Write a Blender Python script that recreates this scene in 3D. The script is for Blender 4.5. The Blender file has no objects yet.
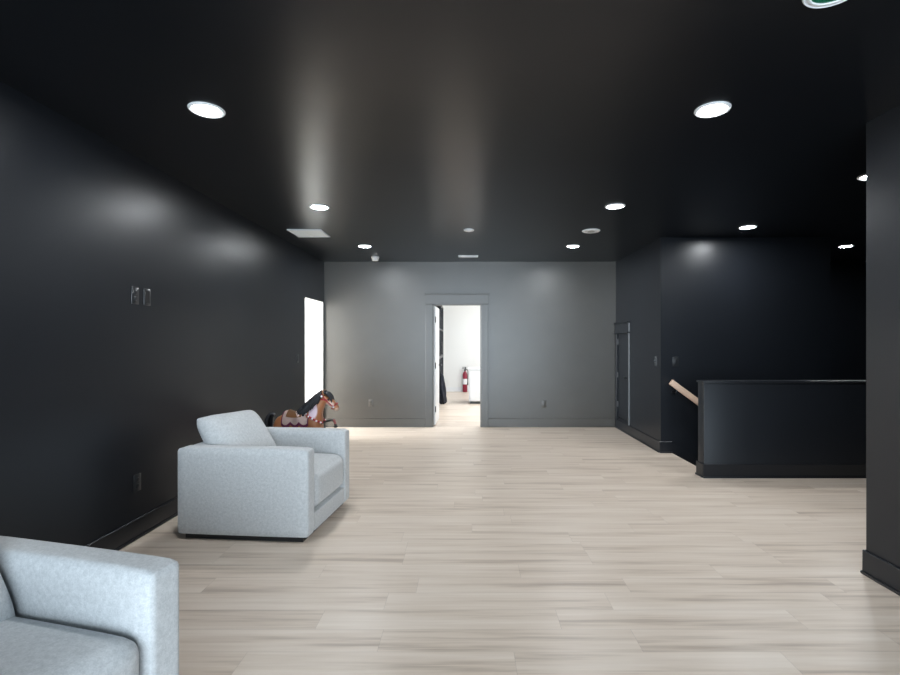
import bpy, bmesh, math, random
from mathutils import Vector, Matrix
C = bpy.context.scene.collection
S = bpy.context.scene
PI = math.pi
H = 2.76            # ceiling height
# ------------------------------------------------------------------ camera, world, light, exposure
cam_d = bpy.data.cameras.new('camera'); cam = bpy.data.objects.new('camera', cam_d); C.objects.link(cam)
cam.location = (0, 0, 1.42); cam.rotation_euler = (PI/2, 0, 0)
cam_d.sensor_width = 36; cam_d.lens = 20.0; cam_d.shift_x = -0.02; cam_d.shift_y = 0.005
cam_d.clip_start = 0.05
S.camera = cam
S.view_settings.view_transform = 'Standard'; S.view_settings.look = 'None'
S.view_settings.exposure = 0.14; S.view_settings.gamma = 1.0
try: S.view_settings.use_curve_mapping = False
except Exception: pass
w = bpy.data.worlds.new('sky'); S.world = w; w.use_nodes = True
bgn = w.node_tree.nodes['Background']; bgn.inputs[0].default_value = (0.78, 0.88, 1.0, 1); bgn.inputs[1].default_value = 1.0

def area_light(name, loc, rot, sx, sy, power, col):
    l = bpy.data.lights.new(name, 'AREA'); l.shape = 'RECTANGLE'; l.size = sx; l.size_y = sy
    l.energy = power; l.color = col
    o = bpy.data.objects.new(name, l); C.objects.link(o); o.location = loc; o.rotation_euler = rot
    return o
REAR = -3.0
WIN_REAR = [(-2.2, -0.80), (-0.70, 0.70), (0.80, 2.2)]
for x0, x1 in WIN_REAR:
    area_light('window_daylight', ((x0+x1)/2, REAR-0.10, 1.32), (PI/2, 0, 0), x1-x0, 2.36, 155, (0.74, 0.88, 1.0))
area_light('daylight_next_room', (-4.9, 7.6, 1.5), (PI/2, 0, -PI/2), 1.6, 2.0, 330, (0.93, 0.97, 1.0))
area_light('daylight_far_room', (1.6, 11.0, 3.1), (0, 0, 0), 2.4, 4.0, 172, (0.92, 0.96, 1.0))
LAMP = 330.0

# ------------------------------------------------------------------ helpers
def smooth(bm, angle=0.6):
    for f in bm.faces: f.smooth = True
    for e in bm.edges:
        if len(e.link_faces) == 2 and e.calc_face_angle(0) > angle: e.smooth = False

def obj(name, bm, m, parent=None, kind=None, label=None, sm=True):
    if sm: smooth(bm)
    me = bpy.data.meshes.new(name); bm.to_mesh(me); bm.free()
    for x in (m if isinstance(m, (list, tuple)) else [m]): me.materials.append(x)
    o = bpy.data.objects.new(name, me); C.objects.link(o)
    if parent: o.parent = parent
    if kind: o['kind'] = kind
    if label: o['label'] = label
    return o

def thing(name, label, cat, loc=(0,0,0), rz=0, group=None):
    o = bpy.data.objects.new(name, None); C.objects.link(o); o.empty_display_size = 0.1
    o.location = loc; o.rotation_euler = (0, 0, rz); o['label'] = label; o['category'] = cat
    if group: o['group'] = group
    return o

def tag(o, label, cat, group=None):
    o['label'] = label; o['category'] = cat
    if group: o['group'] = group
    return o

def struct(name, bm, m, label=None, parent=None):
    return obj(name, bm, m, parent, 'structure', label)

def dup(root, loc, rz, label, group=None):
    r = root.copy(); C.objects.link(r); r.location = loc; r.rotation_euler = (0, 0, rz); r['label'] = label
    if group: r['group'] = group
    for ch in list(root.children):
        c = ch.copy(); C.objects.link(c); c.parent = r
        for g in ch.children:
            d = g.copy(); C.objects.link(d); d.parent = c
    return r

def bx(bm, x0, x1, y0, y1, z0, z1, bev=0, seg=2, mi=0):
    r = bmesh.ops.create_cube(bm, size=1.0)
    vs = r['verts']
    for v in vs:
        v.co = Vector((x0+(v.co.x+.5)*(x1-x0), y0+(v.co.y+.5)*(y1-y0), z0+(v.co.z+.5)*(z1-z0)))
    fs = set(f for v in vs for f in v.link_faces)
    for f in fs: f.material_index = mi
    if bev:
        es = list(set(e for v in vs for e in v.link_edges))
        bmesh.ops.bevel(bm, geom=es, offset=bev, segments=seg, profile=0.5, affect='EDGES')
    return vs

def boxes(*bs, bev=0):
    bm = bmesh.new()
    for b in bs: bx(bm, *b, bev=bev)
    return bm

def lathe(bm, prof, n=32, cx=0, cy=0, cz=0, axis='z', mi=0):
    rings = []
    for r, z in prof:
        ring = []
        for i in range(n):
            a = 2*PI*i/n
            p = (r*math.cos(a), r*math.sin(a), z)
            if axis == 'y': p = (p[0], -p[2], p[1])
            if axis == 'x': p = (p[2], p[0], p[1])
            ring.append(bm.verts.new((p[0]+cx, p[1]+cy, p[2]+cz)))
        rings.append(ring)
    for a, b in zip(rings[:-1], rings[1:]):
        for i in range(n):
            f = bm.faces.new((a[i], a[(i+1) % n], b[(i+1) % n], b[i])); f.material_index = mi
    for ring in (rings[0], rings[-1]):
        try: f = bm.faces.new(ring); f.material_index = mi
        except Exception: pass
    bmesh.ops.recalc_face_normals(bm, faces=bm.faces)

def tube(bm, pts, rad, n=10, flat=1.0, up=(0, 1, 0), mi=0):
    pts = [Vector(p) for p in pts]
    rs = rad if isinstance(rad, (list, tuple)) else [rad]*len(pts)
    rings = []
    up = Vector(up)
    for i, p in enumerate(pts):
        t = (pts[min(i+1, len(pts)-1)] - pts[max(i-1, 0)]).normalized()
        a = t.cross(up)
        if a.length < 1e-4: a = t.cross(Vector((1, 0, 0.3)))
        a.normalize(); b = t.cross(a).normalized()
        rings.append([bm.verts.new(p + a*rs[i]*math.cos(2*PI*k/n) + b*rs[i]*flat*math.sin(2*PI*k/n)) for k in range(n)])
    for r0, r1 in zip(rings[:-1], rings[1:]):
        for k in range(n):
            f = bm.faces.new((r0[k], r0[(k+1) % n], r1[(k+1) % n], r1[k])); f.material_index = mi
    for r in (rings[0], rings[-1]):
        f = bm.faces.new(r); f.material_index = mi
    bmesh.ops.recalc_face_normals(bm, faces=bm.faces)

def spline(pts, n=8):
    P = [Vector(p) for p in pts]; out = []
    for i in range(len(P)-1):
        p0 = P[max(i-1, 0)]; p1 = P[i]; p2 = P[i+1]; p3 = P[min(i+2, len(P)-1)]
        for k in range(n):
            t = k/n
            out.append(0.5*((2*p1)+(p2-p0)*t+(2*p0-5*p1+4*p2-p3)*t*t+(3*p1-p0-3*p2+p3)*t**3))
    out.append(P[-1]); return out

# ------------------------------------------------------------------ materials
def mat(name, col, rough=0.5, metal=0, emit=None, es=0, bump=None, var=0, vscale=6, spec=0.5):
    m = bpy.data.materials.new(name); m.use_nodes = True
    nt = m.node_tree; b = nt.nodes['Principled BSDF']
    b.inputs['Base Color'].default_value = (*col, 1); b.inputs['Roughness'].default_value = rough
    b.inputs['Metallic'].default_value = metal
    b.inputs['Specular IOR Level'].default_value = spec
    if emit: b.inputs['Emission Color'].default_value = (*emit, 1); b.inputs['Emission Strength'].default_value = es
    tc = nt.nodes.new('ShaderNodeTexCoord')
    if var:
        nz = nt.nodes.new('ShaderNodeTexNoise'); nz.inputs['Scale'].default_value = vscale; nz.inputs['Detail'].default_value = 4
        nt.links.new(tc.outputs['Object'], nz.inputs['Vector'])
        mx = nt.nodes.new('ShaderNodeMix'); mx.data_type = 'RGBA'
        mx.inputs[6].default_value = (*[c*(1-var) for c in col], 1); mx.inputs[7].default_value = (*[min(1, c*(1+var)) for c in col], 1)
        nt.links.new(nz.outputs['Fac'], mx.inputs[0]); nt.links.new(mx.outputs[2], b.inputs['Base Color'])
    if bump:
        sc, st, dist = bump
        nz = nt.nodes.new('ShaderNodeTexNoise'); nz.inputs['Scale'].default_value = sc; nz.inputs['Detail'].default_value = 3
        nt.links.new(tc.outputs['Object'], nz.inputs['Vector'])
        bp = nt.nodes.new('ShaderNodeBump'); bp.inputs['Strength'].default_value = st; bp.inputs['Distance'].default_value = dist
        nt.links.new(nz.outputs['Fac'], bp.inputs['Height']); nt.links.new(bp.outputs[0], b.inputs['Normal'])
    return m

def wood_floor():
    m = bpy.data.materials.new('pale_oak_planks'); m.use_nodes = True
    nt = m.node_tree; N = nt.nodes; L = nt.links; b = N['Principled BSDF']
    def math_(op, a, bb=None):
        n = N.new('ShaderNodeMath'); n.operation = op
        for i, v in enumerate((a, bb)):
            if v is None: continue
            if isinstance(v, (int, float)): n.inputs[i].default_value = v
            else: L.new(v, n.inputs[i])
        return n.outputs[0]
    geo = N.new('ShaderNodeNewGeometry'); sx = N.new('ShaderNodeSeparateXYZ'); L.new(geo.outputs['Position'], sx.inputs[0])
    X, Y = sx.outputs[0], sx.outputs[1]
    ry = math_('DIVIDE', math_('ADD', Y, 20.03), 0.18); row = math_('FLOOR', ry); fy = math_('FRACT', ry)
    wn = N.new('ShaderNodeTexWhiteNoise'); wn.noise_dimensions = '1D'; L.new(row, wn.inputs['W'])
    cx = math_('ADD', math_('DIVIDE', math_('ADD', X, 30.0), 1.22), math_('MULTIPLY', wn.outputs['Value'], 7.0))
    col = math_('FLOOR', cx); fx = math_('FRACT', cx)
    wn2 = N.new('ShaderNodeTexWhiteNoise'); wn2.noise_dimensions = '2D'
    cb = N.new('ShaderNodeCombineXYZ'); L.new(row, cb.inputs[0]); L.new(col, cb.inputs[1]); L.new(cb.outputs[0], wn2.inputs['Vector'])
    r2 = wn2.outputs['Value']
    gv = N.new('ShaderNodeCombineXYZ')
    L.new(math_('ADD', math_('MULTIPLY', X, 0.65), math_('MULTIPLY', r2, 37.0)), gv.inputs[0])
    L.new(math_('MULTIPLY', Y, 10.5), gv.inputs[1]); L.new(math_('MULTIPLY', r2, 11.0), gv.inputs[2])
    g1 = N.new('ShaderNodeTexNoise'); g1.inputs['Scale'].default_value = 1.0; g1.inputs['Detail'].default_value = 3; g1.inputs['Roughness'].default_value = 0.5
    L.new(gv.outputs[0], g1.inputs['Vector'])
    gv2 = N.new('ShaderNodeCombineXYZ')
    L.new(math_('ADD', math_('MULTIPLY', X, 4.0), math_('MULTIPLY', r2, 91.0)), gv2.inputs[0])
    L.new(math_('MULTIPLY', Y, 80.0), gv2.inputs[1])
    g2 = N.new('ShaderNodeTexNoise'); g2.inputs['Scale'].default_value = 1.0; g2.inputs['Detail'].default_value = 4
    L.new(gv2.outputs[0], g2.inputs['Vector'])
    ramp = N.new('ShaderNodeValToRGB'); e = ramp.color_ramp.elements
    e[0].position = 0.36; e[0].color = FLOOR_D; e[1].position = 0.68; e[1].color = FLOOR_L
    k = ramp.color_ramp.elements.new(0.48); k.color = FLOOR_M
    t = math_('ADD', math_('MULTIPLY', g1.outputs['Fac'], 0.85), math_('MULTIPLY', math_('SUBTRACT', r2, 0.5), 0.05))
    gv3 = N.new('ShaderNodeCombineXYZ')
    L.new(math_('ADD', math_('MULTIPLY', X, 1.6), math_('MULTIPLY', r2, 53.0)), gv3.inputs[0]); L.new(math_('MULTIPLY', Y, 34.0), gv3.inputs[1])
    g3 = N.new('ShaderNodeTexNoise'); g3.inputs['Scale'].default_value = 1.0; g3.inputs['Detail'].default_value = 4
    L.new(gv3.outputs[0], g3.inputs['Vector'])
    t = math_('ADD', math_('MULTIPLY', t, 0.68), math_('MULTIPLY', g3.outputs['Fac'], 0.34))
    t = math_('ADD', t, math_('MULTIPLY', g2.outputs['Fac'], 0.12))
    L.new(t, ramp.inputs[0])
    seam = math_('MAXIMUM', math_('LESS_THAN', fy, 0.012), math_('LESS_THAN', fx, 0.0016))
    mx = N.new('ShaderNodeMix'); mx.data_type = 'RGBA'; L.new(math_('MULTIPLY', seam, 0.30), mx.inputs[0])
    L.new(ramp.outputs[0], mx.inputs[6]); mx.inputs[7].default_value = (0.16, 0.13, 0.11, 1)
    L.new(mx.outputs[2], b.inputs['Base Color'])
    b.inputs['Roughness'].default_value = 0.36
    bp = N.new('ShaderNodeBump'); bp.inputs['Strength'].default_value = 0.12; bp.inputs['Distance'].default_value = 0.002
    L.new(g2.outputs['Fac'], bp.inputs['Height']); L.new(bp.outputs[0], b.inputs['Normal'])
    return m
FLOOR_D = (0.45, 0.355, 0.28, 1); FLOOR_M = (0.66, 0.55, 0.452, 1); FLOOR_L = (0.77, 0.67, 0.575, 1)

def fabric():
    m = bpy.data.materials.new('heathered_grey_fabric'); m.use_nodes = True
    nt = m.node_tree; N = nt.nodes; L = nt.links; b = N['Principled BSDF']
    tc = N.new('ShaderNodeTexCoord')
    n1 = N.new('ShaderNodeTexNoise'); n1.inputs['Scale'].default_value = 190; n1.inputs['Detail'].default_value = 3
    n2 = N.new('ShaderNodeTexNoise'); n2.inputs['Scale'].default_value = 60; n2.inputs['Detail'].default_value = 4
    for n in (n1, n2): L.new(tc.outputs['Object'], n.inputs['Vector'])
    ad = N.new('ShaderNodeMath'); ad.operation = 'MULTIPLY_ADD'; L.new(n1.outputs['Fac'], ad.inputs[0]); ad.inputs[1].default_value = 0.7
    m3 = N.new('ShaderNodeMath'); m3.operation = 'MULTIPLY'; m3.inputs[1].default_value = 0.7; L.new(n2.outputs['Fac'], m3.inputs[0]); L.new(m3.outputs[0], ad.inputs[2])
    r = N.new('ShaderNodeValToRGB'); e = r.color_ramp.elements
    e[0].position = 0.40; e[0].color = (0.425, 0.442, 0.45, 1); e[1].position = 1.0; e[1].color = (0.65, 0.662, 0.667, 1)
    L.new(ad.outputs[0], r.inputs[0]); L.new(r.outputs[0], b.inputs['Base Color'])
    b.inputs['Roughness'].default_value = 0.9; b.inputs['Specular IOR Level'].default_value = 0.2
    b.inputs['Sheen Weight'].default_value = 0.25
    bp = N.new('ShaderNodeBump'); bp.inputs['Strength'].default_value = 0.25; bp.inputs['Distance'].default_value = 0.002
    L.new(n1.outputs['Fac'], bp.inputs['Height']); L.new(bp.outputs[0], b.inputs['Normal'])
    return m

M = {}
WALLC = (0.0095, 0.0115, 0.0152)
M['wall'] = mat('charcoal_wall_paint', WALLC, 0.36, bump=(140, 0.03, 0.002), var=0.10, vscale=2.5, spec=0.38)
M['ceil'] = mat('black_ceiling_paint', (0.005, 0.0062, 0.0085), 0.29, bump=(90, 0.02, 0.002), spec=0.32)
M['endwall'] = mat('sheen_lightened_wall_paint', (0.060, 0.054, 0.046), 0.37, bump=(140, 0.03, 0.002), var=0.12, vscale=3.5, spec=0.85)  # charcoal wall paint made lighter and glossier, window sheen put into its colour
M['trim'] = mat('charcoal_trim_paint', WALLC, 0.33, spec=0.42)
M['plate'] = mat('black_plastic', (0.022, 0.024, 0.026), 0.28)
M['plate2'] = mat('grey_switch_plastic', (0.06, 0.065, 0.07), 0.35)
M['slot'] = mat('dark_slot', (0.004, 0.004, 0.005), 0.6)
M['white'] = mat('white_wall_paint', (0.82, 0.82, 0.80), 0.6)
M['whitegloss'] = mat('white_enamel', (0.78, 0.79, 0.80), 0.3)
M['lampring'] = mat('white_lamp_trim', (0.80, 0.82, 0.84), 0.4)
M['diff'] = mat('lamp_diffuser', (0.9, 0.9, 0.9), 0.5, emit=(0.93, 0.97, 1.0), es=LAMP)
M['floor'] = wood_floor()
M['fabric'] = fabric()
M['blackfoot'] = mat('black_plinth', (0.01, 0.01, 0.011), 0.5)
M['rail'] = mat('pale_maple_rail', (0.66, 0.47, 0.35), 0.45, var=0.15, vscale=14)
M['metal'] = mat('dark_steel', (0.05, 0.05, 0.055), 0.3, 0.9)
M['chrome'] = mat('brushed_steel', (0.6, 0.6, 0.62), 0.28, 1.0)
M['green'] = mat('green_glass', (0.02, 0.22, 0.12), 0.15)
M['red'] = mat('red_enamel', (0.25, 0.01, 0.035), 0.3)
M['frameblk'] = mat('black_window_frame', (0.012, 0.013, 0.016), 0.4)
M['cloth'] = mat('dark_navy_cloth', (0.014, 0.016, 0.026), 0.85, bump=(60, 0.4, 0.01))

# ------------------------------------------------------------------ setting
XL, XR, XC, YB, YA = -2.40, 2.47, 2.437, 8.35, 6.41
YH0, YH1 = 5.23, 5.37       # half wall
YCOL = 3.06
XS = 2.61                   # floor edge at the stair
XF = 7.6
struct('floor', boxes((-2.52, XS, REAR-.12, YB+.12, -.1, 0), (XS, XF+.12, YCOL-.12, YH0+.07, -.1, 0),
                      (-.90, 3.1, YB+.12, 14.6, -.1, 0), (-5.3, -2.52, 6.0, 9.6, -.1, 0)), M['floor'], 'pale grey oak plank floor')
struct('ceiling', boxes((-2.52, XF+.12, REAR-.12, YB+.12, H, H+.12)), M['ceil'], 'glossy black painted ceiling')
LD0, LD1, LDT = 7.35, 8.27, 2.085
struct('wall_left', boxes((XL-.12, XL, REAR-.12, LD0, 0, H), (XL-.12, XL, LD0, LD1, LDT, H), (XL-.12, XL, LD1, YB+.12, 0, H)), M['wall'], 'long charcoal wall on the left')
BD0, BD1, BDT = -.59, .219, 2.05
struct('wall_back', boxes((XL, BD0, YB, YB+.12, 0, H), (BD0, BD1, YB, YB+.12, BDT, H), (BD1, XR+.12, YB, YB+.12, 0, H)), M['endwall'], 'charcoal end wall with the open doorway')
AD0, AD1, AZ0, AZ1 = 7.71, 8.25, .185, 1.56
struct('wall_right', boxes((XR, XR+.12, YA+.12, AD0, 0, H), (XR, XR+.12, AD0, AD1, AZ1, H), (XR, XR+.12, AD0, AD1, 0, AZ0), (XR, XR+.12, AD1, YB, 0, H)), M['wall'], 'short charcoal side wall with the small access door')
struct('wall_stairwell', boxes((XR, 4.646, YA, YA+.12, -2.4, H), (4.526, 4.646, YA+.12, YB, -2.4, H)), M['wall'], 'charcoal wall behind the staircase')
struct('wall_hall', boxes((XF, XF+.12, YCOL, YB, -2.4, H)), M['wall'], 'dark end wall of the side hall')
struct('wall_column', boxes((XC, XC+.12, REAR-.12, YCOL-.12, 0, H), (XC, XF+.12, YCOL-.12, YCOL, 0, H)), M['wall'], 'charcoal wall end nearest on the right')
rear = [(-2.52, WIN_REAR[0][0], REAR-.12, REAR, 0, H)]
for (a, b), nx in zip(WIN_REAR, [WIN_REAR[1][0], WIN_REAR[2][0], XC]):
    rear += [(a, b, REAR-.12, REAR, 0, .12), (a, b, REAR-.12, REAR, 2.5, H), (b, nx, REAR-.12, REAR, 0, H)]
struct('wall_rear', boxes(*rear), M['wall'], 'charcoal wall behind the camera with tall windows')
struct('wall_recess', boxes((XR+.12, XF+.12, YB, YB+.12, -2.4, H)), M['wall'], 'dark wall in the recess beyond the stairs')
# half wall with cap and end trim
struct('wall_half', boxes((XR, XF, YH0, YH1, -2.4, .99), bev=.003), M['wall'], 'charcoal waist-high guard wall beside the stairs')
struct('trim_1', boxes((XR-.012, XF, YH0-.012, YH1+.012, .99, 1.012), bev=.003), M['trim'], 'thin cap along the guard wall')
st = []
for i in range(12): st.append((XS+.28*i, XS+.28*(i+1), YH1, YA, -2.4, -.185*(i+1)))
st.append((XS+.28*12, XF, YH1, YB, -2.5, -2.38))
struct('floor_stairwell', boxes(*st), M['floor'], 'stairs going down behind the guard wall')
# baseboards
BH, BT = .145, .015
def base(bm, x0, x1, y0, y1, sx=0, sy=0):
    bx(bm, x0, x1, y0, y1, 0, BH, .004, 1)
    s = .012
    bx(bm, x0-(s if sx < 0 else 0), x1+(s if sx > 0 else 0), y0-(s if sy < 0 else 0), y1+(s if sy > 0 else 0), 0, .018, .005, 2)
bm = bmesh.new(); base(bm, XL, XL+BT, REAR, LD0-.0, 1); struct('baseboard_left', bm, M['trim'], 'black baseboard along the left wall')
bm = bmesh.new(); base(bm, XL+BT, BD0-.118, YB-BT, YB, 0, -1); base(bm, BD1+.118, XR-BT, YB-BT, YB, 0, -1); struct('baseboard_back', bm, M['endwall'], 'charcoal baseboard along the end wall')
bm = bmesh.new(); base(bm, XR-BT, XR, YA-.0, YB, -1); struct('baseboard_right', bm, M['trim'], 'charcoal baseboard under the small access door')
bm = bmesh.new(); base(bm, XR-BT, XS+.005, YA-BT, YA, 0, -1); struct('baseboard_stairs', bm, M['trim'], 'short baseboard at the head of the stairs')
bm = bmesh.new(); base(bm, XR-BT, XF, YH0-BT, YH0, 0, -1); base(bm, XR-BT, XR, YH0, YH1+BT, -1); struct('baseboard_half', bm, M['trim'], 'baseboard along the guard wall')
bm = bmesh.new(); base(bm, XC-BT, XC, REAR, YCOL+BT, -1); base(bm, XC, XF, YCOL, YCOL+BT, 0, 1); struct('baseboard_column', bm, M['trim'], 'baseboard along the near right wall')
# sloping stair skirt on the stairwell wall
bm = bmesh.new()
pv = [(XS, 0), (XS, .145), (XS+3.4, .145-3.4*.66), (XS+3.4, -.1-3.4*.66), (XS+.1, -.16)]
f1 = [bm.verts.new((x, YA-.015, z)) for x, z in pv]; f2 = [bm.verts.new((x, YA, z)) for x, z in pv]
bm.faces.new(f1); bm.faces.new(f2[::-1])
for i in range(5): bm.faces.new((f1[i], f2[i], f2[(i+1) % 5], f1[(i+1) % 5]))
bmesh.ops.recalc_face_normals(bm, faces=bm.faces)
struct('trim_2', bm, M['trim'], 'sloping skirt board following the stairs')
# door casing of the back doorway
cw = .115
bm = bmesh.new()
bx(bm, BD0-cw, BD0, YB-.02, YB, 0, BDT, .003, 1); bx(bm, BD1, BD1+cw, YB-.02, YB, 0, BDT, .003, 1)
bx(bm, BD0-cw-.012, BD1+cw+.012, YB-.026, YB, BDT+.002, BDT+.165, .003, 1)
bx(bm, BD0-cw-.025, BD1+cw+.025, YB-.036, YB, BDT+.165, BDT+.183, .003, 1)
bx(bm, BD0, BD0+.012, YB, YB+.12, 0, BDT); bx(bm, BD1-.012, BD1, YB, YB+.12, 0, BDT); bx(bm, BD0, BD1, YB, YB+.12, BDT-.012, BDT)
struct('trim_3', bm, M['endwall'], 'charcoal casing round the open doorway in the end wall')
# white door leaf, opened into the far room
d = thing('door_1', 'white door leaf swung open into the bright far room', 'door', (BD0+.015, YB+.125, 0), math.radians(88.5)); d['kind'] = 'structure'; del d['category']
bm = bmesh.new(); bx(bm, 0, .78, -.022, .018, .012, 2.03, .002, 1)
for zz in ((.15, .95), (1.1, 1.9)):
    bx(bm, .12, .66, -.025, -.020, zz[0], zz[1], .003, 1)
obj('leaf', bm, M['whitegloss'], d)
for z in (.28, 1.02, 1.80):
    bm = bmesh.new(); lathe(bm, [(.008, z-.05), (.008, z+.05)], 10, .002, -.026); bx(bm, .0, .03, -.026, -.021, z-.05, z+.05)
    obj('hinge', bm, M['metal'], d)
bm = bmesh.new(); lathe(bm, [(.026, 0), (.026, .008), (.011, .01), (.011, .05)], 16, .72, -.022, 1.0, 'y'); bx(bm, .61, .73, -.078, -.064, .99, 1.01, .004, 2); obj('handle', bm, M['metal'], d, label='dark lever handle')
# small access door on the right wall
bm = bmesh.new(); t = .02
c2 = .08
bx(bm, XR-t, XR, AD0-c2, AD0, BH, AZ1, .003, 1); bx(bm, XR-t, XR, AD1, AD1+.07, BH, AZ1, .003, 1)
bx(bm, XR-.026, XR, AD0-c2-.005, AD1+.075, AZ1, AZ1+.155, .003, 1)
bx(bm, XR-.045, XR, AD0-c2-.02, AD1+.08, AZ1-.004, AZ1+.018, .004, 1)
bx(bm, XR-.045, XR, AD0-c2-.02, AD1+.08, AZ1+.155, AZ1+.175, .004, 1)
struct('trim_4', bm, M['trim'], 'charcoal casing round the small access door')
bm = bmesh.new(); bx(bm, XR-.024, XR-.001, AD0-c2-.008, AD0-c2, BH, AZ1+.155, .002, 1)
struct('trim_6', bm, mat('casing_edge_highlight', (.20, .21, .22), .4), 'painted highlight strip down the edge of the access door casing')  # added strip: the casing edge's window highlight is put into its colour
d2 = thing('door_2', 'small charcoal access door set low in the right-hand side wall', 'door', (XR, (AD0+AD1)/2, 0)); d2['kind'] = 'structure'; del d2['category']
bm = bmesh.new(); hw = (AD1-AD0)/2-.006
bx(bm, .004, .04, -hw, hw, AZ0+.006, AZ1-.006, .002, 1)
obj('leaf', bm, M['wall'], d2)
for z in (.40, .88, 1.42):
    bm = bmesh.new(); lathe(bm, [(.008, z-.045), (.008, z+.045)], 10, -.006, hw+.004); bx(bm, -.004, .006, hw-.03, hw+.004, z-.045, z+.045)
    obj('hinge', bm, M['plate2'], d2, label='grey hinge')
bm = bmesh.new(); lathe(bm, [(.022, 0), (.022, -.006), (.009, -.01), (.009, -.03), (.022, -.035), (.024, -.045), (.012, -.052)], 16, .004, -hw+.06, .86, 'x'); obj('knob', bm, M['plate'], d2)

# far room behind the doorway
WL, WY = -.72, 14.34
struct('wall_far', boxes((WL-.12, 3.1, WY, WY+.12, 0, 3.4), (3.0, 3.12, YB+.12, WY, 0, 3.4)), M['white'], 'white walls of the bright far room')
GW0, GW1, GWT = 10.2, 14.25, 2.40
struct('wall_far_left', boxes((WL-.12, WL, YB+.12, GW0, 0, 3.4), (WL-.12, WL, GW0, GW1, GWT, 3.4), (WL-.12, WL, GW1, WY, 0, 3.4)), M['white'], 'white side wall of the far room with black framed glazing')
struct('wall_far_near', boxes((WL, BD0-.02, YB+.121, YB+.13, 0, 3.4), (BD1+.02, 3.0, YB+.121, YB+.13, 0, 3.4), (BD0-.02, BD1+.02, YB+.121, YB+.13, BDT+.02, 3.4)), M['white'], 'white face of the end wall inside the far room')
struct('ceiling_far', boxes((WL-.12, 3.12, YB+.12, WY+.12, 3.4, 3.5)), M['white'], 'white ceiling of the far room')
bm = bmesh.new(); bx(bm, WL, 3.0, WY-.015, WY, 0, .12); struct('baseboard_far', bm, M['whitegloss'], 'white baseboard of the far room')
wn = thing('window_1', 'tall black framed glazing on the left of the far room', 'window', (WL, 0, 0)); wn['kind'] = 'structure'; del wn['category']
bm = bmesh.new()
for y in (GW0, 11.55, 12.9, GW1-.07): bx(bm, -.09, .02, y, y+.07, 0, GWT)
for z in (0, 1.0, 1.72, GWT-.07): bx(bm, -.09, .02, GW0, GW1, z, z+(.07 if z != 1.72 else .04))
obj('frame', bm, M['frameblk'], wn)
gl = bpy.data.materials.new('clear_glass'); gl.use_nodes = True
gb = gl.node_tree.nodes['Principled BSDF']; gb.inputs['Transmission Weight'].default_value = 1.0; gb.inputs['Roughness'].default_value = 0.0; gb.inputs['IOR'].default_value = 1.45
bm = bmesh.new(); bx(bm, -.04, -.035, GW0+.02, GW1-.02, .02, GWT-.02); obj('pane', bm, gl, wn)
bm = bmesh.new(); bx(bm, .02, .05, 12.93, 13.05, 1.12, 1.42, .01, 2); obj('lock_case', bm, M['frameblk'], wn)
# next room behind the left doorway
struct('wall_next', boxes((-5.42, -5.3, 6.0, 9.6, 0, 2.9), (-5.3, -2.52, 9.6, 9.72, 0, 2.9), (-5.3, -2.52, 5.88, 6.0, 0, 2.9), (-2.53, -2.521, 6.0, LD0, 0, 2.9), (-2.53, -2.521, LD1, 9.6, 0, 2.9), (-2.53, -2.521, LD0, LD1, LDT, 2.9)), M['white'], 'white walls of the bright room through the left doorway')
struct('ceiling_next', boxes((-5.42, -2.52, 5.88, 9.72, 2.9, 3.0)), M['white'], 'white ceiling of the room through the left doorway')
struct('trim_5', boxes((XL-.115, XL+.004, LD0, LD0+.012, 0, LDT), (XL-.115, XL+.004, LD1-.012, LD1, 0, LDT), (XL-.115, XL+.004, LD0, LD1, LDT-.012, LDT)), M['white'], 'white lining of the left doorway')
# rear windows behind the camera
for i, (a, b) in enumerate(WIN_REAR):
    bm = bmesh.new()
    for x in (a, (a+b)/2-.02, b-.05): bx(bm, x, x+(.05 if x != (a+b)/2-.02 else .04), REAR-.06, REAR-.01, .12, 2.5)
    for z in (.12, 1.4, 2.45): bx(bm, a, b, REAR-.06, REAR-.01, z, z+.05)
    struct('window_%d' % (i+2), bm, M['frameblk'], 'tall rear window')

# ------------------------------------------------------------------ armchairs
def soft_box(sx, sy, sz, bev0, crown=(0, 0, 0), n=10, low=0):
    """rounded box centred on origin in x,y and standing on z=0, faces bulged by crown"""
    bm = bmesh.new()
    bx(bm, -sx/2, sx/2, -sy/2, sy/2, 0, sz)
    bmesh.ops.subdivide_edges(bm, edges=bm.edges[:], cuts=n, use_grid_fill=True)
    hx, hy, hz = sx/2, sy/2, sz/2
    for v in bm.verts:
        p = v.co - Vector((0, 0, hz))
        bev = bev0; bz = low if (low and p.z < 0) else bev0
        c = Vector((max(-hx+bev, min(hx-bev, p.x)), max(-hy+bev, min(hy-bev, p.y)), max(-hz+bz, min(hz-bz, p.z))))
        dlt = p-c
        if dlt.length > 1e-6:
            # points on edges and corners are pulled onto the rounding radius
            n = Vector((dlt.x, dlt.y, dlt.z*bev/bz)).normalized(); q = c + Vector((n.x*bev, n.y*bev, n.z*bz))
        else: q = p
        u, w_, t_ = p.x/hx, p.y/hy, p.z/hz
        q.x += crown[0]*u*(1-w_**4)*(1-t_**4); q.y += crown[1]*w_*(1-u**4)*(1-t_**4); q.z += crown[2]*t_*(1-u**4)*(1-w_**4)
        v.co = q + Vector((0, 0, hz))
    return bm

def loop_cut_box(sx, sy, sz, bev, crown=(0,0,0), low=0):
    return soft_box(sx, sy, sz, bev, crown, 24, low)

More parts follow.
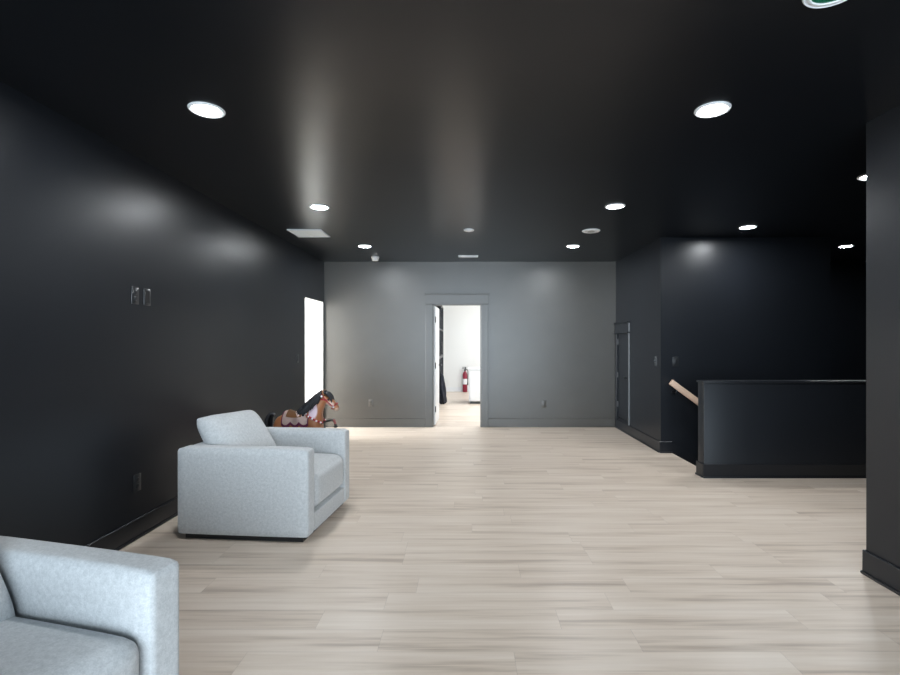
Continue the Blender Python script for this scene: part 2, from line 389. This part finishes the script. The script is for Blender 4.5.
def pillow(w_, h_, t_, n=26):
    bm = bmesh.new(); G = {}
    for s in (1, -1):
        for i in range(n+1):
            for j in range(n+1):
                u = -1+2*i/n; v = -1+2*j/n
                edge = i in (0, n) or j in (0, n)
                if s == -1 and edge: G[s, i, j] = G[1, i, j]; continue
                th = t_/2*((1-abs(u)**3.2)**.55)*((1-abs(v)**3.2)**.55)
                k = 1-0.05*(1-abs(u)**2)*abs(v)**3-.07*(u*v)**6; k2 = 1-0.05*(1-abs(v)**2)*abs(u)**3-.07*(u*v)**6
                G[s, i, j] = bm.verts.new((s*th, u*w_/2*k2, v*h_/2*k))
    for s in (1, -1):
        for i in range(n):
            for j in range(n):
                q = (G[s, i, j], G[s, i+1, j], G[s, i+1, j+1], G[s, i, j+1])
                bm.faces.new(q if s == 1 else q[::-1])
    return bm

CW, CD, AT, AH, Z0 = .92, .98, .135, .657, .04
def armchair(label, loc, rz):
    """local +x is the front, +y the far arm; origin at the middle of the floor footprint"""
    t = thing('armchair', label, 'armchair', loc, rz, 'pale grey armchairs along the left wall')
    for s in (-1, 1):
        bm = loop_cut_box(CD, AT, AH-Z0, .028, (0, .006, .006), .008)
        bm.transform(Matrix.Translation((0, s*(CW/2-AT/2), Z0)))
        obj('arm', bm, M['fabric'], t, sm=True)
    bm = loop_cut_box(.17, CW-2*AT+.004, AH-Z0-.01, .03, (.006, 0, .004)); bm.transform(Matrix.Translation((-CD/2+.085, 0, Z0))); obj('back_frame', bm, M['fabric'], t)
    bm = loop_cut_box(CD-.175, CW-2*AT+.002, .135, .012); bm.transform(Matrix.Translation((.0825, 0, Z0))); obj('base_panel', bm, M['fabric'], t)
    bm = loop_cut_box(CD-.185, CW-2*AT-.006, .278, .06, (.014, 0, .022)); bm.transform(Matrix.Translation((.087, 0, Z0+.145))); obj('seat_cushion', bm, M['fabric'], t)
    return t
def back_cushion(t, rot, loc):
    bm = pillow(.635, .54, .25)
    bm.transform(Matrix.Translation(loc) @ Matrix.Rotation(rot[2], 4, 'Z') @ Matrix.Rotation(rot[1], 4, 'Y') @ Matrix.Rotation(rot[0], 4, 'X'))
    return obj('back_cushion', bm, M['fabric'], t)
def plinth(t):
    bm = bmesh.new(); bx(bm, -CD/2+.05, CD/2-.05, -CW/2+.035, CW/2-.035, 0, Z0+.01); obj('plinth', bm, M['blackfoot'], t)

def chair_at(fx, fy, corner, ang, label):
    """place by its front corner: corner -1 near arm, +1 far arm"""
    a = -ang; ux = Vector((math.cos(a), math.sin(a))); uy = Vector((-math.sin(a), math.cos(a)))
    c = Vector((fx, fy)) - ux*CD/2 - uy*corner*CW/2
    return armchair(label, (c.x, c.y, 0), a)
ch1 = chair_at(-1.124, 3.51, -1, math.radians(5.0), 'pale blue-grey fabric armchair standing whole in the left middle of the room, horse behind it')
plinth(ch1)
back_cushion(ch1, (math.radians(-2), math.radians(-36), math.radians(-10)), (-.265, .0, .622))
ch2 = chair_at(-1.012, 1.775, 1, math.radians(14.3), 'pale grey fabric armchair cropped in the near left corner, only its arm and seat showing')
plinth(ch2)
back_cushion(ch2, (0, math.radians(-34), math.radians(-3)), (-.215, 0.01, .63))

# ------------------------------------------------------------------ toy horse
def horse():
    t = thing('toy_horse', 'brown toy horse with black mane and red bridle behind the armchair', 'toy horse', (-1.83, 5.45, 0), math.radians(-4))
    # skeleton: (x, y, z), radius (rx, ry)
    V = [(-.20, 0, .555), (-.27, 0, .55), (-.08, 0, .55), (.06, 0, .55), (.155, 0, .58), (.185, 0, .67), (.232, 0, .755), (.275, 0, .815),
         (.325, 0, .782), (.385, 0, .725), (.425, 0, .68)]
    Rr = [(.098, .105), (.07, .08), (.098, .105), (.10, .10), (.098, .10), (.088, .068), (.074, .058), (.062, .056), (.056, .05), (.043, .038), (.040, .034)]
    E = [(0, 1), (0, 2), (2, 3), (3, 4), (4, 5), (5, 6), (6, 7), (7, 8), (8, 9), (9, 10)]
    def leg(root, pts, rr):
        prev = root
        for p, r in zip(pts, rr):
            V.append(p); Rr.append((r, r)); E.append((prev, len(V)-1)); prev = len(V)-1
    for s in (-1, 1):
        leg(4, [(.19, .06*s, .47), (.24, .065*s, .36), (.22, .065*s, .25), (.23, .065*s, .215)], [.05, .034, .024, .03])
        leg(0, [(-.23, .06*s, .46), (-.21, .07*s, .36), (-.29, .07*s, .25), (-.28, .07*s, .215)], [.06, .036, .024, .03])
    me = bpy.data.meshes.new('skeleton'); me.from_pydata(V, E, []); tmp = bpy.data.objects.new('skeleton', me); C.objects.link(tmp)
    sk = tmp.modifiers.new('skin', 'SKIN'); sk.use_smooth_shade = True
    for i, r in enumerate(Rr): me.skin_vertices[0].data[i].radius = r
    me.skin_vertices[0].data[0].use_root = True
    ss = tmp.modifiers.new('sub', 'SUBSURF'); ss.levels = 2; ss.render_levels = 2
    dg = bpy.context.evaluated_depsgraph_get(); dg.update()
    body_me = bpy.data.meshes.new_from_object(tmp.evaluated_get(dg)); bpy.data.objects.remove(tmp)
    bm = bmesh.new(); bm.from_mesh(body_me)
    # ears, nostrils join the body mesh
    for s in (-1, 1):
        tube(bm, [(.262, .026*s, .845), (.262, .032*s, .875), (.270, .034*s, .905)], [.014, .013, .002], 8, .6)
    smooth(bm, 1.2)
    body_me2 = bpy.data.meshes.new('body'); bm.to_mesh(body_me2); bm.free()
    # paint: chestnut with a pale patch on the neck and muzzle, dark hooves
    m = bpy.data.materials.new('chestnut_horse_paint'); m.use_nodes = True; nt = m.node_tree; N = nt.nodes; L = nt.links; b = N['Principled BSDF']
    tc = N.new('ShaderNodeTexCoord')
    def blob(cx, cy, cz, sx, sy, sz):
        mp = N.new('ShaderNodeMapping'); mp.vector_type = 'POINT'
        mp.inputs['Location'].default_value = (-cx/sx, -cy/sy, -cz/sz); mp.inputs['Scale'].default_value = (1/sx, 1/sy, 1/sz)
        L.new(tc.outputs['Object'], mp.inputs[0])
        ln = N.new('ShaderNodeVectorMath'); ln.operation = 'LENGTH'; L.new(mp.outputs[0], ln.inputs[0])
        r = N.new('ShaderNodeMapRange'); r.inputs['From Min'].default_value = .85; r.inputs['From Max'].default_value = 1.1
        r.inputs['To Min'].default_value = 1; r.inputs['To Max'].default_value = 0; L.new(ln.outputs['Value'], r.inputs['Value'])
        return r.outputs[0]
    nz = N.new('ShaderNodeTexNoise'); nz.inputs['Scale'].default_value = 14; L.new(tc.outputs['Object'], nz.inputs['Vector'])
    cr = N.new('ShaderNodeValToRGB'); cr.color_ramp.elements[0].color = (.30, .105, .04, 1); cr.color_ramp.elements[1].color = (.50, .22, .10, 1)
    L.new(nz.outputs['Fac'], cr.inputs[0]); cur = cr.outputs[0]
    for msk, col in ((blob(.17, -.07, .68, .05, .06, .10), (.72, .58, .66)), (blob(.345, -.04, .745, .045, .05, .035), (.70, .50, .42)), (blob(.425, 0, .675, .045, .07, .04), (.66, .46, .36)),
                     (blob(0, 0, .20, .6, .2, .045), (.02, .018, .017)), (blob(.33, -.05, .80, .012, .04, .012), (.01, .01, .01))):
        mx = N.new('ShaderNodeMix'); mx.data_type = 'RGBA'; L.new(msk, mx.inputs[0]); L.new(cur, mx.inputs[6]); mx.inputs[7].default_value = (*col, 1); cur = mx.outputs[2]
    L.new(cur, b.inputs['Base Color']); b.inputs['Roughness'].default_value = .4
    body_me2.materials.clear(); body_me2.materials.append(m)
    bo = bpy.data.objects.new('body', body_me2); C.objects.link(bo); bo.parent = t
    hair = mat('black_horse_hair', (.012, .013, .017), .55)
    red = mat('red_harness', (.36, .02, .035), .35); purple = mat('purple_trim', (.24, .04, .13), .5)
    pink = mat('pale_pink_cloth', (.86, .68, .64), .7, var=.2, vscale=22); wht = mat('pearl_bead', (.82, .78, .82), .2)
    # mane: locks from the crest down the camera side, and a forelock
    rnd = random.Random(4)
    bm = bmesh.new()
    crest = spline([(.0, 0, .672), (.05, 0, .722), (.11, 0, .778), (.18, 0, .835), (.245, 0, .882)], 9)
    for i, p in enumerate(crest):
        k = i/(len(crest)-1)
        for s in (-1, -1, 1):
            ln = .125+.035*rnd.random()-.02*k
            a = Vector((p.x+rnd.uniform(-.008, .008), rnd.uniform(-.012, .012), p.z+.004))
            tip = a+Vector((-.02-.03*rnd.random(), s*(.075), -ln))
            mid = a+Vector((-.005, s*.055, -ln*.35))
            tube(bm, spline([a, mid, tip], 4), [.022]*3+[.021, .020, .019, .016, .012, .004], 6, .6)
    for k in range(7):
        y = -.03+.01*k
        tube(bm, spline([(.245, y*.5, .878), (.30, y*1.2, .868), (.345, y*1.5, .825), (.368, y*1.3, .79-.01*abs(k-3))], 3), [.017, .018, .018, .017, .016, .015, .012, .009, .007, .003], 6, .6)
    obj('mane', bm, hair, t)
    bm = bmesh.new()
    for k in range(16):
        y = rnd.uniform(-.03, .03); dx = rnd.uniform(-.03, .02)
        tube(bm, spline([(-.285, y*.5, .615), (-.325+dx*.3, y*1.2, .635), (-.355+dx, y*1.6, .57), (-.36+dx, y*1.8, .44), (-.35+dx, y*1.5, .34+rnd.uniform(-.03, .03))], 4), [.012]*6+[.014]*5+[.012, .011, .01, .008, .006, .003], 6, .7)
    obj('tail', bm, hair, t)
    # saddle blanket: arched saddle cloth, hanging scalloped on both sides
    bm = bmesh.new(); rows = []
    nx, na = 22, 25
    for i in range(nx):
        u = i/(nx-1); x = -.165+.30*u; row = []
        ext = 1.75+.38*abs(math.sin(u*PI*3))
        rx = .112+.008*math.sin(u*PI*4)
        for j in range(na):
            a = -ext+2*ext*j/(na-1)
            row.append(bm.verts.new((x, rx*math.sin(a), .555+(rx+.004)*math.cos(a))))
        rows.append(row)
    for i in range(nx-1):
        for j in range(na-1):
            f = bm.faces.new((rows[i][j], rows[i+1][j], rows[i+1][j+1], rows[i][j+1]))
            f.material_index = 1 if (j in (0, 1, na-3, na-2) or i in (0, nx-2)) else 0
    g = bmesh.ops.solidify(bm, geom=bm.faces[:], thickness=.006)
    obj('saddle_blanket', bm, [pink, purple], t, label='pale pink saddle cloth with purple edging')
    bm = bmesh.new(); rows = []
    for i in range(13):
        u = -1+2*i/12; row = []
        for j in range(13):
            a = -1.05+2.1*j/12
            row.append(bm.verts.new((-.03+.085*u, .122*math.sin(a), .556+(.108+.022*u*u)*math.cos(a))))
        rows.append(row)
    for i in range(12):
        for j in range(12): bm.faces.new((rows[i][j], rows[i+1][j], rows[i+1][j+1], rows[i][j+1]))
    bmesh.ops.solidify(bm, geom=bm.faces[:], thickness=.012)
    obj('saddle', bm, mat('tan_saddle_leather', (.30, .13, .05), .45), t, label='tan saddle')
    # harness: breast strap, bridle, with beads
    bm = bmesh.new()
    def ring(c, nrm, ra, rb, r, mi=0, a0=0, a1=2*PI):
        nrm = Vector(nrm).normalized(); e1 = Vector((0, 1, 0)); e2 = nrm.cross(e1).normalized()
        tube(bm, [Vector(c)+e1*ra*math.cos(a0+(a1-a0)*k/24)+e2*rb*math.sin(a0+(a1-a0)*k/24) for k in range(25)], r, 8, 1, nrm, mi)
    ring((.175, 0, .60), (.55, 0, 1.0), .103, .108, .010)
    ring((.272, 0, .80), (.1, 0, 1), .058, .075, .007)
    ring((.385, 0, .725), (1, 0, -.95), .040, .045, .006)
    for s in (-1, 1):
        tube(bm, spline([(.255, .052*s, .855), (.30, .058*s, .80), (.345, .052*s, .755), (.385, .04*s, .72)], 4), .006, 6)
    obj('bridle', bm, red, t, label='red bridle and breast strap')
    def bead(c):
        bm = bmesh.new(); bmesh.ops.create_icosphere(bm, subdivisions=2, radius=.012, matrix=Matrix.Translation(c)); obj('bead', bm, wht, t)
    for s in (-1, 1):
        for p in ((.262, .062, .835), (.385, .046, .72)): bead((p[0], p[1]*s, p[2]))
        for k in range(7):
            a = -.9+k*.45
            c = Vector((.175, 0, .60)); nrm = Vector((.55, 0, 1)).normalized(); e1 = Vector((0, s, 0)); e2 = nrm.cross(Vector((0, 1, 0))).normalized()
            bead(c+e1*.108*math.cos(a)+e2*.114*math.sin(a))
    # black tubular stand
    bm = bmesh.new()
    for s in (-1, 1):
        tube(bm, spline([(-.42, .17*s, .018), (-.36, .16*s, .22), (-.25, .14*s, .36)], 5), .013, 8)
        tube(bm, [(.46, .17*s, .018), (.22, .125*s, .48)], .012, 8)
        tube(bm, [(-.42, .17*s, .018), (.46, .17*s, .018)], .014, 8)
        tube(bm, [(-.25, .14*s, .36), (.22, .125*s, .48)], .008, 8)
    tube(bm, [(-.42, -.17, .018), (-.42, .17, .018)], .014, 8); tube(bm, [(.46, -.17, .018), (.46, .17, .018)], .014, 8)
    tube(bm, [(-.25, -.14, .36), (-.25, .14, .36)], .010, 8); tube(bm, [(.20, -.12, .46), (.20, .12, .46)], .010, 8)
    for x in (-.28, .23):
        for s in (-1, 1): tube(bm, [(x, .065*s, .02), (x, .065*s, .21)], .009, 8)
    obj('stand', bm, M['plate'], t, label='black tubular stand')
    bm = bmesh.new(); tube(bm, spline([(.20, 0, .46), (.24, -.02, .535), (.30, -.03, .560), (.355, -.03, .575), (.385, -.03, .57), (.40, -.03, .535), (.405, -.03, .515)], 5), .011, 8)
    lathe(bm, [(.012, .495), (.022, .502), (.022, .515), (.012, .522)], 14, .405, -.03)
    obj('handlebar', bm, M['plate'], t)
    bm = bmesh.new(); tube(bm, [(.383, -.03, .583), (.397, -.03, .556), (.402, -.03, .535)], [.011, .014, .012], 10)
    obj('grip', bm, mat('dusty_red_grip', (.34, .10, .10), .5), t, label='reddish grip')
    return t
horse()

# ------------------------------------------------------------------ ceiling lights and fixtures
lt = thing('recessed_light', '', 'ceiling light', (0, 0, H), 0, 'round ceiling downlights')
bm = bmesh.new(); lathe(bm, [(.098, 0), (.098, -.004), (.090, -.010), (.076, -.008), (.074, -.003), (.074, 0)], 40); obj('trim_ring', bm, M['lampring'], lt)
bm = bmesh.new(); lathe(bm, [(.0735, -.0005), (.0735, -.005), (.05, -.0065), (.02, -.007)], 40); obj('diffuser', bm, M['diff'], lt)
lamps = [(-1.507, 2.885, 'lit round downlight nearest on the left of the ceiling, above the armchairs'),
         (1.408, 2.88, 'lit round downlight nearest on the right of the ceiling'),
         (-1.475, 4.96, 'lit round downlight just in front of the square ceiling vent'),
         (1.45, 4.93, 'lit round downlight second along the right row, nearer than the grey ceiling disc'),
         (-1.44, 6.98, 'lit round downlight farthest on the left, beside the small white sensor'),
         (1.465, 6.98, 'lit round downlight farthest on the right, just beyond the grey ceiling disc'),
         (3.26, 5.826, 'lit round downlight over the stairs above the guard wall'),
         (5.276, 6.98, 'lit round downlight deep in the dark recess beyond the stairs'),
         (3.262, 4.036, 'lit round downlight half hidden by the near right wall edge')]
for i, (x, y, l) in enumerate(lamps):
    if i == 0: lt.location = (x, y, H); lt['label'] = l
    else: dup(lt, (x, y, H), 0, l)

v = thing('ceiling_vent', 'square white return-air vent in the ceiling at left', 'vent', (-1.95, 6.145, H))
bm = bmesh.new()
for a in ((-.205, .205, -.205, -.18), (-.205, .205, .18, .205), (-.205, -.18, -.18, .18), (.18, .205, -.18, .18)): bx(bm, *a, -.012, 0, .003, 1)
obj('frame', bm, M['lampring'], v)
ventw = mat('cream_vent_metal', (.90, .89, .84), .6)
bm = bmesh.new(); bx(bm, -.008, .008, -.18, .18, -.011, 0)
for k in range(24):
    y = -.172+k*.0148
    vs = bx(bm, -.18, .18, y-.006, y+.006, -.0095, -.0075)
    bmesh.ops.rotate(bm, cent=(0, y, -.0085), matrix=Matrix.Rotation(.10, 3, 'X'), verts=vs)
obj('louvre', bm, ventw, v)
bm = bmesh.new(); bx(bm, -.18, .18, -.18, .18, -.003, 0); obj('backing', bm, ventw, v)

v = thing('ceiling_register', 'narrow white slot register in the ceiling in front of the open doorway', 'vent', (.003, 7.79, H))
bm = bmesh.new()
for a in ((-.155, .155, -.075, -.06), (-.155, .155, .06, .075), (-.155, -.14, -.06, .06), (.14, .155, -.06, .06)): bx(bm, *a, -.010, 0, .002, 1)
obj('frame', bm, M['lampring'], v)
bm = bmesh.new()
for k in range(8):
    y = -.053+k*.0152; vs = bx(bm, -.14, .14, y-.006, y+.006, -.008, -.006); bmesh.ops.rotate(bm, cent=(0, y, -.007), matrix=Matrix.Rotation(.4, 3, 'X'), verts=vs)
obj('louvre', bm, M['lampring'], v)

v = thing('smoke_detector', 'small white smoke detector on the ceiling at far left next to a downlight', 'smoke detector', (-1.462, 7.88, H))
bm = bmesh.new(); lathe(bm, [(.062, 0), (.062, -.02), (.058, -.024)], 32); obj('mount', bm, M['whitegloss'], v)
bm = bmesh.new(); lathe(bm, [(.055, -.022), (.047, -.056), (.044, -.060), (.01, -.062)], 32); obj('cover', bm, M['whitegloss'], v)
v = thing('ceiling_sensor', 'small flat white round sensor in the middle of the ceiling', 'sensor', (.01, 5.96, H))
bm = bmesh.new(); lathe(bm, [(.062, 0), (.062, -.010), (.056, -.016)], 32); obj('mount', bm, M['whitegloss'], v)
bm = bmesh.new(); lathe(bm, [(.040, -.016), (.034, -.022), (.015, -.024)], 24); obj('cover', bm, M['whitegloss'], v)
v = thing('ceiling_speaker', 'flat grey-white unlit round disc on the ceiling between two right-hand downlights', 'ceiling disc', (1.482, 6.02, H))
bm = bmesh.new(); lathe(bm, [(.108, 0), (.108, -.006), (.098, -.012), (.092, -.012)], 40); obj('rim', bm, M['lampring'], v)
bm = bmesh.new(); lathe(bm, [(.092, -.002), (.091, -.010), (.02, -.013)], 40); obj('grille', bm, mat('grey_speaker_mesh', (.38, .39, .39), .6, bump=(300, .5, .004)), v)
v = thing('ceiling_fixture', 'round white-rimmed ceiling fixture with a green centre at the top edge', 'ceiling fixture', (1.39, 1.893, H))
bm = bmesh.new(); lathe(bm, [(.105, 0), (.105, -.006), (.100, -.010), (.095, -.006), (.090, -.005), (.086, -.010), (.080, -.010), (.078, -.004)], 48); obj('rim', bm, M['lampring'], v)
bm = bmesh.new(); lathe(bm, [(.0785, -.001), (.077, -.006), (.05, -.010), (.015, -.012)], 40); obj('lens', bm, M['green'], v, label='green lens')

# ------------------------------------------------------------------ wall plates (local: plate lies in xz, facing -y)
def plate(name, label, cat, loc, rz, kind, m=None, grp=None):
    m = m or M['plate']
    t = thing(name, label, cat, loc, rz, grp)
    bm = bmesh.new(); bx(bm, -.039, .039, -.006, 0, -.062, .062, .003, 2); obj('cover_plate', bm, m, t)
    if kind == 'outlet':
        for z in (-.022, .022):
            bm = bmesh.new(); bx(bm, -.017, .017, -.009, -.005, z-.015, z+.015, .003, 2); s = obj('socket', bm, m, t)
            bm = bmesh.new(); bx(bm, -.009, -.006, -.0095, -.008, z-.004, z+.007); bx(bm, .006, .009, -.0095, -.008, z-.004, z+.007); bx(bm, -.002, .002, -.0095, -.008, z-.011, z-.007); obj('slot', bm, M['slot'], s)
    elif kind == 'rocker':
        bm = bmesh.new(); bx(bm, -.018, .018, -.010, -.005, -.034, .034, .003, 2); obj('rocker', bm, M['frameblk'], t)
    elif kind == 'toggle':
        bm = bmesh.new(); vs = bx(bm, -.006, .006, -.030, -.004, -.012, .012, .003, 1); obj('toggle', bm, M['plate2'], t)
    elif kind == 'box':
        bm = bmesh.new(); bx(bm, -.024, .024, -.0075, -.005, -.045, .045); obj('recess', bm, M['slot'], t)
    return t
RL, RR = PI/2, -PI/2     # plates on the left wall face +x, on the right wall face -x
plate('outlet', 'dark high-mounted outlet on the left wall, the nearer plate of the pair', 'outlet', (XL, 3.60, 1.755), RL, 'outlet')
plate('wall_plate', 'dark blank-fronted box plate high on the left wall, just right of the outlet', 'wall plate', (XL, 3.735, 1.755), RL, 'box')
plate('outlet', 'dark outlet low on the left wall before the armchair', 'outlet', (XL, 3.625, .40), RL, 'outlet')
plate('light_switch', 'dark light switch on the left wall beside the bright doorway', 'light switch', (XL, 7.03, 1.19), RL, 'rocker')
plate('outlet', 'charcoal outlet low on the end wall right of the doorway', 'outlet', (1.27, YB, .385), 0, 'outlet', M['endwall'])
plate('outlet', 'charcoal outlet low on the end wall left of the doorway behind the horse', 'outlet', (-1.62, YB, .40), 0, 'outlet', M['endwall'])
plate('light_switch', 'black light switch on the wall above the top of the handrail', 'light switch', ((675.5-468)*YA/500, YA, 1.17), 0, 'rocker')
plate('light_switch', 'grey toggle switch on the side wall between access door and corner', 'light switch', (XR, 6.57, 1.17), RR, 'toggle', M['plate2'])

# ------------------------------------------------------------------ handrail
t = thing('handrail', 'pale wooden handrail sloping down the stairwell wall', 'handrail', (2.57, YA-.07, .915))
bm = bmesh.new(); sl = .74; Lr = 3.6
P = [(-.012, 0, .028), (0, 0, -.04)]
ang = math.atan(sl)
vs = bx(bm, 0, Lr, -.022, .022, -.036, .036, .005, 2)
bmesh.ops.rotate(bm, cent=(0, 0, 0), matrix=Matrix.Rotation(ang, 3, 'Y'), verts=bm.verts[:])
obj('rail', bm, M['rail'], t)
for d_ in (.10, 1.6, 3.1):
    x = d_*math.cos(ang); z = -d_*math.sin(ang)
    bm = bmesh.new(); tube(bm, spline([(x, 0, z-.04), (x-.01, .005, z-.075), (x-.02, .04, z-.085), (x-.02, .065, z-.085)], 5), .007, 8)
    lathe(bm, [(.028, -.062), (.028, -.07)], 20, x-.02, 0, z-.085, 'y'); obj('bracket', bm, M['metal'], t, label='black metal bracket')

# ------------------------------------------------------------------ far room things
t = thing('fire_extinguisher', 'red fire extinguisher by the white far wall seen through the doorway', 'fire extinguisher', (-.085, 14.22, 0))
bm = bmesh.new(); lathe(bm, [(.06, .0), (.068, .012), (.068, .50), (.05, .55), (.024, .58), (.022, .60)], 28); obj('cylinder', bm, M['red'], t)
bm = bmesh.new(); lathe(bm, [(.0685, .22), (.0690, .225), (.0690, .37), (.0685, .375)], 28); obj('paper_label', bm, M['whitegloss'], t, label='white label band')
bm = bmesh.new(); lathe(bm, [(.026, .60), (.026, .65)], 16); bx(bm, -.09, .03, -.012, .012, .66, .675, .003, 1); bx(bm, -.08, .03, -.012, .012, .695, .71, .003, 1); bx(bm, -.0, .03, -.014, .014, .64, .71); obj('valve', bm, M['metal'], t)
bm = bmesh.new(); tube(bm, spline([(.02, 0, .64), (.075, -.01, .62), (.085, -.02, .50), (.078, -.03, .30), (.075, -.03, .20)], 5), [.012]*16+[.013, .015, .017, .019, .02], 10); obj('hose', bm, M['plate'], t)
t = thing('counter_cabinet', 'white low cabinet on a dark toe kick in the far room', 'cabinet', (.02, 11.46, 0))
bm = bmesh.new(); bx(bm, 0, 1.5, .0, .62, .06, .78, .003, 1); obj('carcass', bm, M['whitegloss'], t)
bm = bmesh.new(); bx(bm, .03, 1.48, .05, .6, 0, .06); obj('toe_kick', bm, M['plate'], t, label='dark toe kick')
bm = bmesh.new(); bx(bm, -.02, 1.52, -.02, .64, .78, .81, .004, 2); obj('worktop', bm, M['whitegloss'], t)
for k in range(2):
    bm = bmesh.new(); bx(bm, .03+.74*k, .74+.74*k, -.018, 0, .08, .76, .003, 1); dd = obj('door', bm, M['whitegloss'], t)
    bm = bmesh.new(); tube(bm, [(.64+.2*k, -.045, .60), (.64+.2*k, -.045, .72)], .006, 8); bx(bm, .635+.2*k, .645+.2*k, -.045, -.016, .605, .613); bx(bm, .635+.2*k, .645+.2*k, -.045, -.016, .707, .715); obj('handle', bm, M['chrome'], dd)
# dark coat draped in a heap against the glazing
bm = bmesh.new()
rnd = random.Random(9); rows = []
prof = [(.10, 0), (.125, .03), (.13, .12), (.12, .25), (.125, .36), (.105, .46), (.07, .56), (.05, .64), (.03, .69)]
for r, z in prof:
    row = []
    for k in range(28):
        a = 2*PI*k/28
        rr = r*(1+.20*math.sin(5*a+z*9)+.10*math.sin(9*a-z*14))
        row.append(bm.verts.new((rr*math.cos(a)*.62-.03*z, rr*math.sin(a)*1.8, z)))
    rows.append(row)
for r0, r1 in zip(rows[:-1], rows[1:]):
    for k in range(28): bm.faces.new((r0[k], r0[(k+1) % 28], r1[(k+1) % 28], r1[k]))
bm.faces.new(rows[-1]); bm.faces.new(rows[0][::-1])
o = tag(obj('cloth_bundle', bm, M['cloth']), 'dark bundle of cloth slumped by the black framed glazing in the far room', 'cloth')
o.location = (-.585, 11.6, 0)
